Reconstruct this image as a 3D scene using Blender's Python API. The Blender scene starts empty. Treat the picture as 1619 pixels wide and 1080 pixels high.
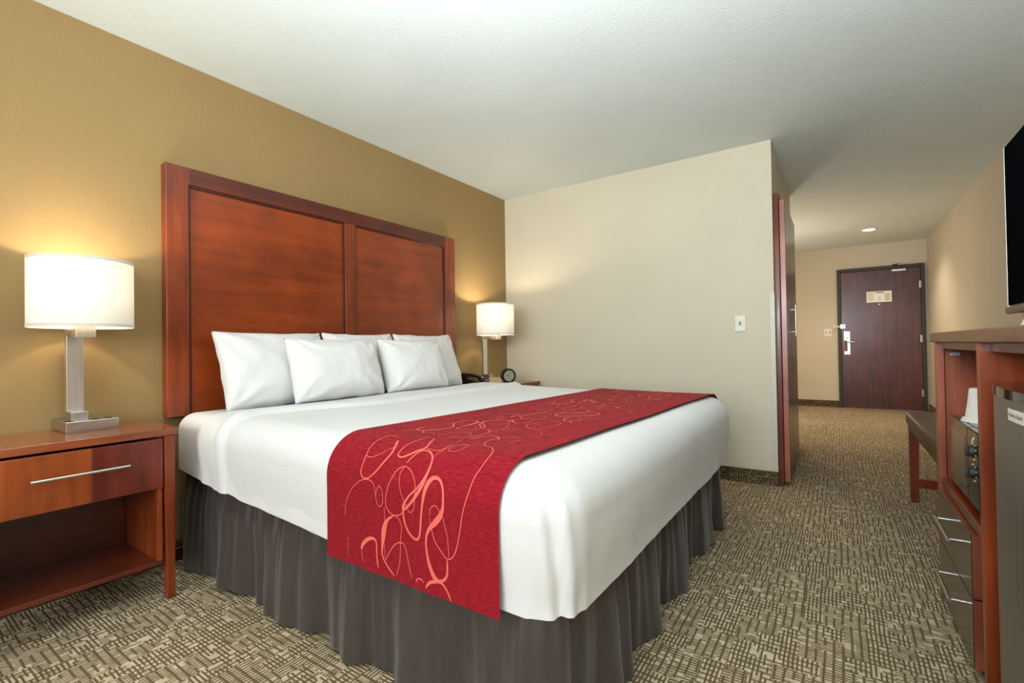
import bpy, bmesh, math, random
from mathutils import Vector, Matrix, noise

sc = bpy.context.scene
COL = sc.collection
random.seed(7)
PI = math.pi

# ------------------------------------------------------------------ materials
def srgb(r, g, b):
    def f(c):
        c /= 255.0
        return c / 12.92 if c <= .04045 else ((c + .055) / 1.055) ** 2.4
    return (f(r), f(g), f(b), 1)

class NT:
    def __init__(s, name):
        s.m = bpy.data.materials.new(name)
        s.m.use_nodes = True
        s.t = s.m.node_tree
        s.b = s.t.nodes['Principled BSDF']
        s.out = s.t.nodes['Material Output']
    def n(s, kind, **kw):
        nd = s.t.nodes.new(kind)
        for k, v in kw.items():
            if k in nd.inputs: nd.inputs[k].default_value = v
            else: setattr(nd, k, v)
        return nd
    def l(s, a, b): s.t.links.new(a, b)
    def coord(s, scale=(1, 1, 1), rot=(0, 0, 0)):
        tc = s.n('ShaderNodeTexCoord'); mp = s.n('ShaderNodeMapping')
        mp.inputs['Scale'].default_value = scale; mp.inputs['Rotation'].default_value = rot
        s.l(tc.outputs['Object'], mp.inputs['Vector']); return mp.outputs[0]
    def ramp(s, fac, stops):
        r = s.n('ShaderNodeValToRGB'); e = r.color_ramp.elements
        while len(e) < len(stops): e.new(.5)
        for i, (p, c) in enumerate(stops): e[i].position = p; e[i].color = c
        s.l(fac, r.inputs[0]); return r.outputs[0]
    def mix(s, fac, a, b, mode='MIX'):
        m = s.n('ShaderNodeMix', data_type='RGBA', blend_type=mode)
        for sock, v in ((m.inputs[0], fac), (m.inputs[6], a), (m.inputs[7], b)):
            if isinstance(v, (int, float, tuple)): sock.default_value = v
            else: s.l(v, sock)
        return m.outputs[2]
    def math(s, op, a, b=0.0):
        m = s.n('ShaderNodeMath', operation=op)
        for i, v in enumerate((a, b)):
            if isinstance(v, (int, float)): m.inputs[i].default_value = v
            else: s.l(v, m.inputs[i])
        return m.outputs[0]
    def bump(s, h, strength=.2, dist=.01):
        b = s.n('ShaderNodeBump', Strength=strength, Distance=dist)
        s.l(h, b.inputs['Height']); s.l(b.outputs[0], s.b.inputs['Normal'])
    def set(s, **kw):
        for k, v in kw.items(): s.b.inputs[k.replace('_', ' ')].default_value = v
        return s

def plain(name, col, rough=.5, metal=0.0, vary=.06, scale=30, **kw):
    t = NT(name)
    nz = t.n('ShaderNodeTexNoise', Scale=scale, Detail=3.0)
    t.l(t.coord(), nz.inputs['Vector'])
    d = tuple(c * (1 - vary) for c in col[:3]) + (1,)
    u = tuple(min(1, c * (1 + vary)) for c in col[:3]) + (1,)
    t.l(t.ramp(nz.outputs[0], [(.3, d), (.7, u)]), t.b.inputs['Base Color'])
    t.set(Roughness=rough, Metallic=metal, **kw)
    return t.m

def wall_mat(name, col, strength=.35, scale=70):
    t = NT(name)
    v = t.coord()
    n1 = t.n('ShaderNodeTexNoise', Scale=scale, Detail=3.0, Roughness=.6)
    n2 = t.n('ShaderNodeTexNoise', Scale=2.0, Detail=2.0)
    t.l(v, n1.inputs['Vector']); t.l(v, n2.inputs['Vector'])
    d = tuple(c * .95 for c in col[:3]) + (1,)
    t.l(t.ramp(n2.outputs[0], [(.3, d), (.7, col)]), t.b.inputs['Base Color'])
    t.set(Roughness=.75)
    t.bump(n1.outputs[0], strength, .006)
    return t.m

def wood(name, axis='Z', dark=(70, 20, 8), light=(150, 66, 24), rough=.32, scale=1.0):
    t = NT(name)
    sc3 = {'X': (.9, 14, 14), 'Y': (14, .9, 14), 'Z': (14, 14, .9)}[axis]
    sc3 = tuple(c * scale for c in sc3)
    v = t.coord(sc3)
    n1 = t.n('ShaderNodeTexNoise', Scale=1.6, Detail=6.0, Roughness=.62, Distortion=.25)
    t.l(v, n1.inputs['Vector'])
    n2 = t.n('ShaderNodeTexNoise', Scale=3.2, Detail=3.0)
    t.l(t.coord(), n2.inputs['Vector'])
    c1 = t.ramp(n1.outputs[0], [(.30, srgb(*dark)), (.72, srgb(*light))])
    c2 = t.ramp(n2.outputs[0], [(.35, (.68, .64, .64, 1)), (.68, (1.12, 1.1, 1.08, 1))])
    t.l(t.mix(1.0, c1, c2, 'MULTIPLY'), t.b.inputs['Base Color'])
    t.set(Roughness=rough)
    t.b.inputs['Coat Weight'].default_value = .25
    t.b.inputs['Coat Roughness'].default_value = .18
    t.b.inputs['Specular IOR Level'].default_value = .45
    return t.m

def carpet_mat(name, wall=False):
    t = NT(name)
    tc = t.n('ShaderNodeTexCoord')
    pos = tc.outputs['Object']
    wob = t.n('ShaderNodeTexNoise', Scale=9.0, Detail=1.0)
    t.l(pos, wob.inputs['Vector'])
    off = t.n('ShaderNodeVectorMath', operation='SCALE'); off.inputs[3].default_value = .007
    t.l(wob.outputs['Color'], off.inputs[0])
    add = t.n('ShaderNodeVectorMath', operation='ADD'); t.l(pos, add.inputs[0]); t.l(off.outputs[0], add.inputs[1])
    p = add.outputs[0]
    def brick(rot, w, h, mortar, seed):
        mp = t.n('ShaderNodeMapping'); mp.inputs['Rotation'].default_value = rot
        mp.inputs['Location'].default_value = (seed, seed * .7, 0)
        t.l(p, mp.inputs['Vector'])
        b = t.n('ShaderNodeTexBrick', offset=.37, offset_frequency=2)
        b.inputs['Scale'].default_value = 1.0
        b.inputs['Brick Width'].default_value = w; b.inputs['Row Height'].default_value = h
        b.inputs['Mortar Size'].default_value = mortar; b.inputs['Mortar Smooth'].default_value = .25
        b.inputs['Color1'].default_value = (1, 1, 1, 1); b.inputs['Color2'].default_value = (.5, .5, .5, 1)
        b.inputs['Mortar'].default_value = (.0, .0, .0, 1)
        t.l(mp.outputs[0], b.inputs['Vector'])
        return b.outputs['Color']
    r90 = (0, 0, PI / 2)
    r0 = (0, 0, 0)
    if wall == 'XZ': r0, r90 = (PI / 2, 0, 0), (PI / 2, 0, PI / 2)
    if wall:
        a = brick(r90, .046, .0150, .0034, .0); b = brick(r0, .040, .0160, .0034, .013)
    else:
        sp = t.n('ShaderNodeSeparateXYZ'); t.l(p, sp.inputs[0])
        def glyph(u, v, seed):
            # fine hatch across u, broken by cross lines along v, with pieces left out at random
            def wn(p_, q_):
                c = t.n('ShaderNodeCombineXYZ'); t.l(t.math('FLOOR', p_), c.inputs[0]); t.l(t.math('FLOOR', q_), c.inputs[1]); c.inputs[2].default_value = seed
                w = t.n('ShaderNodeTexWhiteNoise'); t.l(c.outputs[0], w.inputs['Vector']); return w.outputs['Value']
            def line(x_, duty):
                d = t.math('ABSOLUTE', t.math('SUBTRACT', t.math('FRACT', x_), .5))
                m = t.n('ShaderNodeMapRange'); t.l(d, m.inputs[0]); m.inputs[1].default_value = duty / 2 - .09; m.inputs[2].default_value = duty / 2 + .09
                m.inputs[3].default_value = 1; m.inputs[4].default_value = 0; return m.outputs[0]
            u1 = t.math('DIVIDE', u, .0125); v1 = t.math('DIVIDE', v, .025)
            l1 = t.math('MULTIPLY', line(u1, .42), t.math('GREATER_THAN', wn(u1, t.math('DIVIDE', v, .031)), .15))
            l2 = t.math('MULTIPLY', line(v1, .26), t.math('GREATER_THAN', wn(t.math('DIVIDE', u, .030), v1), .18))
            return t.math('SUBTRACT', 1.0, t.math('MAXIMUM', l1, l2))
        a = glyph(sp.outputs[0], sp.outputs[1], .3); b = glyph(sp.outputs[1], sp.outputs[0], .7)
    snap = t.n('ShaderNodeVectorMath', operation='SNAP'); snap.inputs[1].default_value = (.062, .081, .06)
    t.l(p, snap.inputs[0])
    wn_ = t.n('ShaderNodeTexWhiteNoise'); t.l(snap.outputs[0], wn_.inputs['Vector'])
    pat = t.mix(t.math('GREATER_THAN', wn_.outputs['Value'], .5), a, b)
    tone = t.n('ShaderNodeTexNoise', Scale=28.0, Detail=2.0); t.l(pos, tone.inputs['Vector'])
    pat = t.mix(1.0, pat, t.ramp(tone.outputs[0], [(.35, (.62, .62, .62, 1)), (.6, (1, 1, 1, 1))]), 'MULTIPLY')
    fz = t.n('ShaderNodeTexNoise', Scale=260.0, Detail=2.0); t.l(pos, fz.inputs['Vector'])
    pat = t.mix(.55, pat, t.ramp(fz.outputs[0], [(.3, (.1, .1, .1, 1)), (.7, (1, 1, 1, 1))]), 'OVERLAY')
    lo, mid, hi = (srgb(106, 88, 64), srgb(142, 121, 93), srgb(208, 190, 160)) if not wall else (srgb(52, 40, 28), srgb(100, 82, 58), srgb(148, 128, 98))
    col = t.ramp(pat, [(.05, lo), (.42, mid), (.95, hi)])
    big = t.n('ShaderNodeTexNoise', Scale=1.3, Detail=2.0); t.l(pos, big.inputs['Vector'])
    col = t.mix(1.0, col, t.ramp(big.outputs[0], [(.3, (.86, .86, .86, 1)), (.7, (1.04, 1.04, 1.04, 1))]), 'MULTIPLY')
    t.l(col, t.b.inputs['Base Color'])
    t.set(Roughness=.95); t.b.inputs['Specular IOR Level'].default_value = .1
    t.bump(pat, .5, .004)
    return t.m

def fabric(name, col, weave=700, strength=.15, rough=.85, vary=.05, sheen=.2, mottle=8):
    t = NT(name)
    v = t.coord()
    w = t.n('ShaderNodeTexNoise', Scale=weave, Detail=1.0); t.l(v, w.inputs['Vector'])
    m = t.n('ShaderNodeTexNoise', Scale=mottle, Detail=4.0); t.l(v, m.inputs['Vector'])
    d = tuple(c * (1 - vary) for c in col[:3]) + (1,)
    t.l(t.ramp(m.outputs[0], [(.3, d), (.7, col)]), t.b.inputs['Base Color'])
    t.set(Roughness=rough); t.b.inputs['Sheen Weight'].default_value = sheen
    t.bump(w.outputs[0], strength, .002)
    return t.m

def waffle_white(name):
    t = NT(name)
    tc = t.n('ShaderNodeTexCoord')
    sx = t.n('ShaderNodeSeparateXYZ'); t.l(tc.outputs['Object'], sx.inputs[0])
    k = 2 * PI / .013
    s1 = t.math('SINE', t.math('MULTIPLY', t.math('ADD', sx.outputs[1], sx.outputs[0]), k))
    s2 = t.math('SINE', t.math('MULTIPLY', t.math('ADD', sx.outputs[2], t.math('SUBTRACT', sx.outputs[1], sx.outputs[0])), k))
    h = t.math('MULTIPLY', s1, s2)
    n = t.n('ShaderNodeTexNoise', Scale=5.0, Detail=3.0); t.l(tc.outputs['Object'], n.inputs['Vector'])
    t.l(t.ramp(n.outputs[0], [(.3, (.68, .67, .66, 1)), (.7, (.715, .70, .69, 1))]), t.b.inputs['Base Color'])
    t.set(Roughness=.85); t.b.inputs['Sheen Weight'].default_value = .15
    t.bump(h, .10, .0012)
    return t.m

def chenille(name, col, dark):
    t = NT(name)
    n = t.n('ShaderNodeTexNoise', Scale=1.0, Detail=4.0, Roughness=.65)
    t.l(t.coord((45, 45, 320)), n.inputs['Vector'])
    f = t.n('ShaderNodeTexNoise', Scale=420.0, Detail=2.0); t.l(t.coord(), f.inputs['Vector'])
    t.l(t.mix(.25, t.ramp(n.outputs[0], [(.32, dark), (.68, col)]), t.ramp(f.outputs[0], [(.35, dark), (.65, col)])), t.b.inputs['Base Color'])
    t.set(Roughness=.95); t.b.inputs['Sheen Weight'].default_value = .08
    t.b.inputs['Sheen Tint'].default_value = (1, .4, .35, 1); t.b.inputs['Specular IOR Level'].default_value = .15
    t.bump(f.outputs[0], .35, .003)
    return t.m

def glow(name, col, power):
    t = NT(name)
    t.set(Base_Color=col, Emission_Color=col, Emission_Strength=power)
    return t.m

def shade_mat(name):
    t = NT(name)
    n = t.n('ShaderNodeTexNoise', Scale=1.0, Detail=2.0); t.l(t.coord((300, 300, 900)), n.inputs['Vector'])
    c = t.ramp(n.outputs[0], [(.3, (.80, .77, .72, 1)), (.7, (.86, .83, .78, 1))])
    t.l(c, t.b.inputs['Base Color'])
    t.set(Roughness=.9)
    tr = t.n('ShaderNodeBsdfTranslucent'); t.l(c, tr.inputs['Color'])
    mx = t.n('ShaderNodeMixShader'); mx.inputs[0].default_value = .27
    t.l(t.b.outputs[0], mx.inputs[1]); t.l(tr.outputs[0], mx.inputs[2]); t.l(mx.outputs[0], t.out.inputs['Surface'])
    return t.m

def brushed(name, col, rough=.3, axis=(2, 2, 200), metal=1.0):
    t = NT(name)
    n = t.n('ShaderNodeTexNoise', Scale=1.0, Detail=3.0); t.l(t.coord(axis), n.inputs['Vector'])
    d = tuple(c * .85 for c in col[:3]) + (1,)
    t.l(t.ramp(n.outputs[0], [(.3, d), (.7, col)]), t.b.inputs['Base Color'])
    t.set(Roughness=rough, Metallic=metal)
    return t.m

M = dict(
    wall_olive=wall_mat('olive_tan_paint', srgb(144, 118, 74), .3, 75),
    wall_beige=wall_mat('beige_vinyl_paint', srgb(204, 195, 172), .3, 90),
    wall_hall=wall_mat('warm_beige_paint', srgb(206, 194, 172), .3, 90),
    ceiling=wall_mat('textured_ceiling_paint', srgb(216, 225, 221), .25, 70),
    carpet=carpet_mat('patterned_carpet'),
    carpet_base=carpet_mat('carpet_baseboard', 'XZ'),
    cap=plain('baseboard_cap', srgb(60, 46, 34), .7),
    cherry_z=wood('cherry_upright', 'Z', (104, 40, 16), (152, 68, 26)),
    cherry_y=wood('cherry_along', 'Y', (78, 22, 8), (150, 60, 22)),
    cherry_panel=wood('cherry_panel', 'Y', (120, 46, 14), (152, 65, 20), .3, .8),
    cherry_dark=wood('cherry_deep', 'Y', (72, 28, 15), (106, 44, 24)),  # deeper cherry tone for top rail, backs, shelves and plinth
    moulding=wood('dark_moulding', 'Y', (44, 16, 9), (70, 26, 14)),
    lamp_steel=brushed('lamp_steel', (.84, .83, .80, 1), .3, (200, 200, 2)),
    bench_leg=wood('bench_leg', 'Z', (82, 28, 14), (122, 48, 26)),
    closet_face=wood('closet_face', 'Z', (58, 30, 20), (88, 48, 34), .28),
    closet_edge=wood('closet_edge', 'Z', (140, 74, 54), (170, 98, 76), .4),
    closet_jamb=wood('closet_jamb', 'Z', (92, 44, 30), (122, 62, 44), .4),
    cherry_red=wood('cherry_reddish', 'Z', (126, 60, 40), (172, 96, 68)),
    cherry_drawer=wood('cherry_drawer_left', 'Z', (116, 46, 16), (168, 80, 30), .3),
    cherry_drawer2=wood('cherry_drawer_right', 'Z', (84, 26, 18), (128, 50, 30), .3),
    top_gloss=wood('cherry_top', 'Y', (120, 58, 32), (168, 92, 54), .16),
    slab=wood('walnut_slab', 'Y', (104, 66, 40), (134, 90, 58), .4),
    mahogany=wood('mahogany_door', 'Z', (60, 26, 20), (106, 50, 38), .35),
    door_frame=plain('bronze_door_frame', srgb(52, 44, 34), .5),
    nickel=brushed('brushed_nickel', (.62, .60, .56, 1), .3),
    steel=brushed('satin_steel', (.56, .55, .52, 1), .32, (200, 200, 2)),
    steel_dark=brushed('dark_stainless', (.30, .275, .245, 1), .38, (2, 200, 2), .85),
    drawer_metal=brushed('bronze_laminate', (.16, .115, .085, 1), .2, (2, 2, 200), .75),
    black=plain('black_plastic', (.012, .012, .013, 1), .25),
    knob=plain('knob_black', (.015, .015, .016, 1), .55),
    black_gloss=plain('black_gloss', (.008, .008, .009, 1), .06),
    glass_dark=plain('smoked_glass', (.035, .025, .02, 1), .06),
    screen=plain('tv_screen', (.003, .003, .004, 1), .3, **{'Specular_IOR_Level': 0.0, 'IOR': 1.03}),
    bezel=brushed('tv_bezel', (.33, .28, .2, 1), .3),
    silver=plain('tv_rim', (.72, .70, .72, 1), .3, .3),
    sheet=fabric('white_sheet', (.715, .70, .69, 1), 500, .08, .85, .04, .1),
    pillowcase=fabric('white_pillowcase', (.735, .72, .705, 1), 600, .08, .85, .04, .1),
    waffle=waffle_white('white_waffle_cover'),
    skirt=fabric('charcoal_skirt', srgb(62, 53, 49), 900, .1, .42, .2, .2),
    runner=chenille('red_chenille', srgb(170, 28, 43), srgb(100, 8, 19)),
    swirl=plain('coral_thread', srgb(224, 100, 84), .8, 0, .12, 300),
    shade=shade_mat('lamp_shade_linen'),
    shade_trim=fabric('lamp_shade_trim', srgb(214, 206, 194), 500, .1),
    ivory=plain('ivory_plastic', srgb(206, 202, 182), .35),
    white=plain('white_plastic', srgb(226, 220, 208), .4),
    paper=plain('notice_paper', srgb(255, 247, 232), .6),
    ink=plain('grey_ink', srgb(190, 176, 150), .7),
    ink_red=plain('red_ink', srgb(150, 50, 40), .7),
    ink_black=plain('black_ink', srgb(50, 50, 50), .7),
    leather=fabric('brown_leather', srgb(84, 62, 46), 300, .1, .42, .12, .0),
    leather_trim=plain('brown_leather_band', srgb(92, 72, 46), .5),
    tan=plain('tan_card', srgb(176, 154, 112), .7),
    pink=plain('pink_card', srgb(196, 112, 96), .7),
    cup=plain('frosted_plastic', srgb(214, 208, 200), .3),
    downlight=glow('downlight_glow', (1, .93, .8, 1), 14),
    bulb=glow('bulb_glow', (1, .86, .62, 1), 6),
    guard=plain('clear_corner_guard', srgb(190, 187, 170), .4),
    dial=plain('clock_dial', srgb(170, 165, 150), .3, .4),
)

# ------------------------------------------------------------------ mesh helpers
ORG = {}
class MB:
    """collects shapes in world coordinates; build() links them as one mesh object"""
    def __init__(s): s.v = []; s.f = []; s.mi = []
    def add(s, vs, fs, mi=0):
        o = len(s.v); s.v += [tuple(v) for v in vs]
        s.f += [tuple(i + o for i in f) for f in fs]; s.mi += [mi] * len(fs); return s
    def bm(s, b, mi=0):
        b.verts.index_update()
        s.add([v.co[:] for v in b.verts], [[v.index for v in f.verts] for f in b.faces], mi); b.free(); return s
    def box(s, x0, x1, y0, y1, z0, z1, bev=.002, mi=0, seg=2):
        b = bmesh.new(); bmesh.ops.create_cube(b, size=1)
        for v in b.verts:
            v.co = ((x0 + x1) / 2 + v.co.x * (x1 - x0), (y0 + y1) / 2 + v.co.y * (y1 - y0), (z0 + z1) / 2 + v.co.z * (z1 - z0))
        bev = min(bev, .45 * min(abs(x1 - x0), abs(y1 - y0), abs(z1 - z0)))
        if bev > 0: bmesh.ops.bevel(b, geom=list(b.edges), offset=bev, segments=seg, profile=.5, affect='EDGES')
        return s.bm(b, mi)
    def taper(s, bot, top, z0, z1, bev=.002, mi=0):
        """leg: bot and top are (x0,x1,y0,y1)"""
        b = bmesh.new(); bmesh.ops.create_cube(b, size=1)
        for v in b.verts:
            r = top if v.co.z > 0 else bot
            v.co = (r[0] if v.co.x < 0 else r[1], r[2] if v.co.y < 0 else r[3], z1 if v.co.z > 0 else z0)
        bmesh.ops.bevel(b, geom=list(b.edges), offset=bev, segments=2, profile=.5, affect='EDGES')
        return s.bm(b, mi)
    def lathe(s, c, prof, axis='Z', n=40, mi=0, cap=True):
        """prof: list of (radius, height along the axis)"""
        vs = []; fs = []
        for r, h in prof:
            for k in range(n):
                a = 2 * PI * k / n; p, q = r * math.cos(a), r * math.sin(a)
                vs.append({'Z': (c[0] + p, c[1] + q, c[2] + h), 'X': (c[0] + h, c[1] + p, c[2] + q), 'Y': (c[0] + q, c[1] + h, c[2] + p)}[axis])
        for i in range(len(prof) - 1):
            for k in range(n):
                k2 = (k + 1) % n; fs.append((i * n + k, i * n + k2, (i + 1) * n + k2, (i + 1) * n + k))
        if cap:
            fs.append(tuple(range(n))[::-1]); fs.append(tuple((len(prof) - 1) * n + k for k in range(n)))
        return s.add(vs, fs, mi)
    def tube(s, pts, r, n=10, mi=0):
        pts = [Vector(p) for p in pts]; vs = []; fs = []
        up = Vector((0, 0, 1))
        for i, p in enumerate(pts):
            d = (pts[min(i + 1, len(pts) - 1)] - pts[max(i - 1, 0)]).normalized()
            a = d.cross(up)
            if a.length < .05: a = d.cross(Vector((1, 0, 0)))
            a.normalize(); b2 = d.cross(a)
            rr = r[i] if isinstance(r, (list, tuple)) else r
            for k in range(n):
                t = 2 * PI * k / n; vs.append(p + a * rr * math.cos(t) + b2 * rr * math.sin(t))
        for i in range(len(pts) - 1):
            for k in range(n):
                k2 = (k + 1) % n; fs.append((i * n + k, i * n + k2, (i + 1) * n + k2, (i + 1) * n + k))
        fs.append(tuple(range(n))[::-1]); fs.append(tuple((len(pts) - 1) * n + k for k in range(n)))
        return s.add(vs, fs, mi)
    def build(s, name, mats, parent=None, smooth=False, angle=None):
        org = ORG[parent.name] if parent else Vector((0, 0, 0))
        me = bpy.data.meshes.new(name)
        me.from_pydata([tuple(Vector(v) - org) for v in s.v], [], s.f)
        for m in (mats if isinstance(mats, (list, tuple)) else [mats]): me.materials.append(m)
        for p, i in zip(me.polygons, s.mi): p.material_index = i; p.use_smooth = smooth
        b = bmesh.new(); b.from_mesh(me); bmesh.ops.recalc_face_normals(b, faces=b.faces); b.to_mesh(me); b.free()
        if angle is not None: me.set_sharp_from_angle(angle=math.radians(angle))
        me.update()
        o = bpy.data.objects.new(name, me); COL.objects.link(o)
        if parent: o.parent = parent
        ORG[o.name] = org
        return o

def thing(name, loc, label, cat, group=None):
    o = bpy.data.objects.new(name, None); COL.objects.link(o); o.location = loc
    o.empty_display_size = .1
    ORG[o.name] = Vector(loc); return tag(o, label, cat, group)
def tag(o, label, cat, group=None):
    o['label'] = label; o['category'] = cat
    if group: o['group'] = group
    return o
def struct(o): o['kind'] = 'structure'; return o
def copy_thing(o, loc, label):
    r = o.copy(); COL.objects.link(r); r.location = loc; r['label'] = label
    for ch in list(o.children):
        c = ch.copy(); COL.objects.link(c); c.parent = r
        for g in list(ch.children):
            d = g.copy(); COL.objects.link(d); d.parent = c
    return r
def smooth01(t): t = max(0., min(1., t)); return t * t * (3 - 2 * t)
def nz(x, y, z=0.): return noise.noise(Vector((x, y, z)))

# ------------------------------------------------------------------ room shell
def wall(name, boxes, mat):
    mb = MB()
    for b in boxes: mb.box(*b, bev=0)
    return struct(mb.build(name, mat))
YB, XC, YF, XR, H = 3.81, 2.30, 8.87, 3.726, 2.44
wall('floor', [(-.1, 3.85, -3.1, 8.97, -.06, 0)], M['carpet'])
wall('ceiling', [(-.1, 3.85, -3.1, 8.97, H, H + .06)], M['ceiling'])
wall('wall_left', [(-.1, 0, -3.1, YB + .1, 0, H)], M['wall_olive'])
wall('wall_back', [(0, XC, YB, YB + .1, 0, H)], M['wall_beige'])
wall('wall_closet', [(XC - .1, XC, YB + .1, 5.4, 0, H), (1.1, XC - .1, 5.3, 5.4, 0, H)], M['wall_hall'])
wall('wall_passage', [(1.1, 1.2, 5.4, 8.87, 0, H)], M['wall_hall'])
wall('wall_far', [(1.1, XR, YF, YF + .1, 0, H)], M['wall_hall'])
wall('wall_right', [(XR, XR + .1, -3.1, YF + .1, 0, H)], M['wall_hall'])
wall('wall_front', [(0, 1.2, -3.1, -3.0, 0, H), (3.6, XR, -3.1, -3.0, 0, H), (1.2, 3.6, -3.1, -3.0, 0, .7), (1.2, 3.6, -3.1, -3.0, 2.2, H)], M['wall_beige'])
mb = MB()
for b in ((1.2, 1.25, -3.08, -3.02, .7, 2.2), (3.55, 3.6, -3.08, -3.02, .7, 2.2), (1.25, 3.55, -3.08, -3.02, .7, .75), (1.25, 3.55, -3.08, -3.02, 2.15, 2.2), (2.375, 2.425, -3.08, -3.02, .75, 2.15)):
    mb.box(*b)
struct(mb.build('window_1', M['ivory']))
def baseboard(name, x0, x1, y0, y1):
    mb = MB(); mb.box(x0, x1, y0, y1, 0, .094, bev=.001); mb.box(x0, x1, y0, y1, .094, .099, bev=.001, mi=1)
    return struct(mb.build(name, [M['carpet_base'], M['cap']]))
baseboard('baseboard_back', 0, XC + .003, YB - .013, YB)
baseboard('baseboard_left', 0, .013, -3.0, YB - .013)
baseboard('baseboard_far', 1.2, 2.666, YF - .013, YF)
baseboard('baseboard_right', XR - .013, XR, 2.55, YF)
mb = MB(); mb.box(2.272, XC + .002, YB - .003, YB, .10, 1.36, bev=.001); mb.box(XC, XC + .003, YB - .003, YB + .02, .10, 1.36, bev=.001)
struct(mb.build('trim_1', M['guard']))

# closet doors along the passage
mb = MB()
mb.box(XC, 2.337, 3.826, 3.846, .004, 2.062); mb.box(XC, 2.337, 4.77, 4.80, .004, 2.062); mb.box(XC, 2.337, 3.846, 4.77, 2.03, 2.062)
struct(mb.build('trim_2', M['closet_jamb'], angle=30))
def leaf(name, y0, y1):
    mb = MB(); mb.box(2.340, 2.374, y0 + .003, y1, .03, 2.012, bev=.003); mb.box(2.341, 2.373, y0, y0 + .004, .031, 2.011, bev=.001, mi=1)
    return struct(mb.build(name, [M['closet_face'], M['closet_edge']]))
d2 = leaf('door_2', 3.836, 4.205); d3 = leaf('door_3', 4.211, 4.76)
for d, y in ((d2, 4.13),):
    mb = MB(); mb.tube([(2.408, y, 1.055), (2.408, y, 1.285)], .006, 12)
    for z in (1.085, 1.25): mb.tube([(2.374, y, z), (2.408, y, z)], .0045, 10)
    mb.build('door_handle', M['nickel'], d, smooth=True, angle=40)

# entry door at the end of the passage
mb = MB(); mb.box(2.718, 3.648, YF - .030, YF - .004, .012, 2.048, bev=.002)
d1 = struct(mb.build('door_1', M['mahogany']))
mb = MB()
mb.box(2.668, 2.716, YF - .045, YF - .001, 0, 2.10, bev=.006); mb.box(3.650, 3.695, YF - .045, YF - .001, 0, 2.10, bev=.006); mb.box(2.716, 3.650, YF - .045, YF - .001, 2.05, 2.10, bev=.006)
mb.build('door_frame', M['door_frame'], d1)
yd = YF - .030
mb = MB(); mb.box(2.742, 2.822, yd - .012, yd, .805, 1.16, bev=.004)
lk = mb.build('lock_plate', M['steel'], d1)
mb = MB(); mb.box(2.745, 2.785, yd - .016, yd - .011, .86, 1.02, bev=.002)
mb.build('card_reader', plain('bronze_reader', srgb(104, 60, 44), .4), lk)
mb = MB(); mb.lathe((2.782, yd - .018, 1.06), [(.009, 0), (.009, .007)], 'Y', 16); mb.build('thumb_turn', M['black'], lk)
mb = MB(); mb.tube([(2.79, yd - .01, .995), (2.79, yd - .05, .995)], .011, 12); mb.tube([(2.78, yd - .05, .995), (2.84, yd - .052, .994), (2.885, yd - .05, .988), (2.915, yd - .045, .98)], [.010, .010, .008, .006], 12)
mb.build('lever', M['steel'], lk, smooth=True, angle=50)
for z in (1.80, 1.03, .26):
    mb = MB(); mb.lathe((3.650, yd - .018, z - .05), [(.009, 0), (.009, .10)], 'Z', 12); mb.box(3.632, 3.648, yd - .006, yd, z - .05, z + .05, bev=.001)
    mb.build('hinge', M['steel'], d1)
mb = MB(); mb.box(3.325, 3.49, yd - .045, yd, 2.005, 2.043, bev=.006)
cl = mb.build('door_closer', M['steel'], d1)
mb = MB(); mb.box(3.395, 3.425, yd - .055, yd - .01, 2.043, 2.085, bev=.003); mb.tube([(3.41, yd - .035, 2.09), (3.33, yd - .06, 2.10), (3.40, yd - .03, 2.115)], .007, 8)
mb.build('closer_arm', M['door_frame'], cl)
mb = MB(); mb.lathe((3.178, yd - .006, 1.545), [(.009, 0), (.009, .006)], 'Y', 16); mb.build('peephole', M['steel'], d1)
mb = MB(); mb.box(2.700, 2.735, yd - .028, yd - .014, 1.20, 1.27, bev=.003); mb.box(2.738, 2.765, yd - .012, yd, 1.20, 1.27, bev=.003)
for z in (1.222, 1.242): mb.tube([(2.60, yd - .045, z), (2.71, yd - .022, z)], .006, 8)
mb.tube([(2.60, yd - .045, 1.222), (2.592, yd - .046, 1.232), (2.60, yd - .045, 1.242)], .006, 8)
mb.build('security_latch', M['steel'], d1)

# evacuation notice on the entry door
mb = MB(); mb.box(3.03, 3.325, yd - .004, yd, 1.578, 1.738, bev=.001)
no = tag(mb.build('evacuation_notice', M['paper']), 'cream printed notice card with red heading fixed to the entry door', 'notice')
mb = MB(); mb.box(3.135, 3.235, yd - .0052, yd - .0042, 1.712, 1.724, bev=0); mb.build('red_heading', M['ink_red'], no)
m1, m2, m3 = MB(), MB(), MB()
for k in range(13):
    z = 1.715 - k * .0098
    m1.box(3.042, 3.042 + .07 + .015 * math.sin(k * 2.7), yd - .0052, yd - .0042, z, z + .004, bev=0)
    if k > 1: m3.box(3.245, 3.245 + .062 + .006 * math.sin(k * 1.9), yd - .0052, yd - .0042, z, z + .006, bev=0)
for k in range(6): m2.box(3.155 + .006 * (k % 3), 3.20 + .006 * (k % 2), yd - .0052, yd - .0042, 1.60 + k * .011, 1.604 + k * .011, bev=0)
for m_ in (m1, m2, m3): m_.build('printed_text', M['ink'], no)

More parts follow.
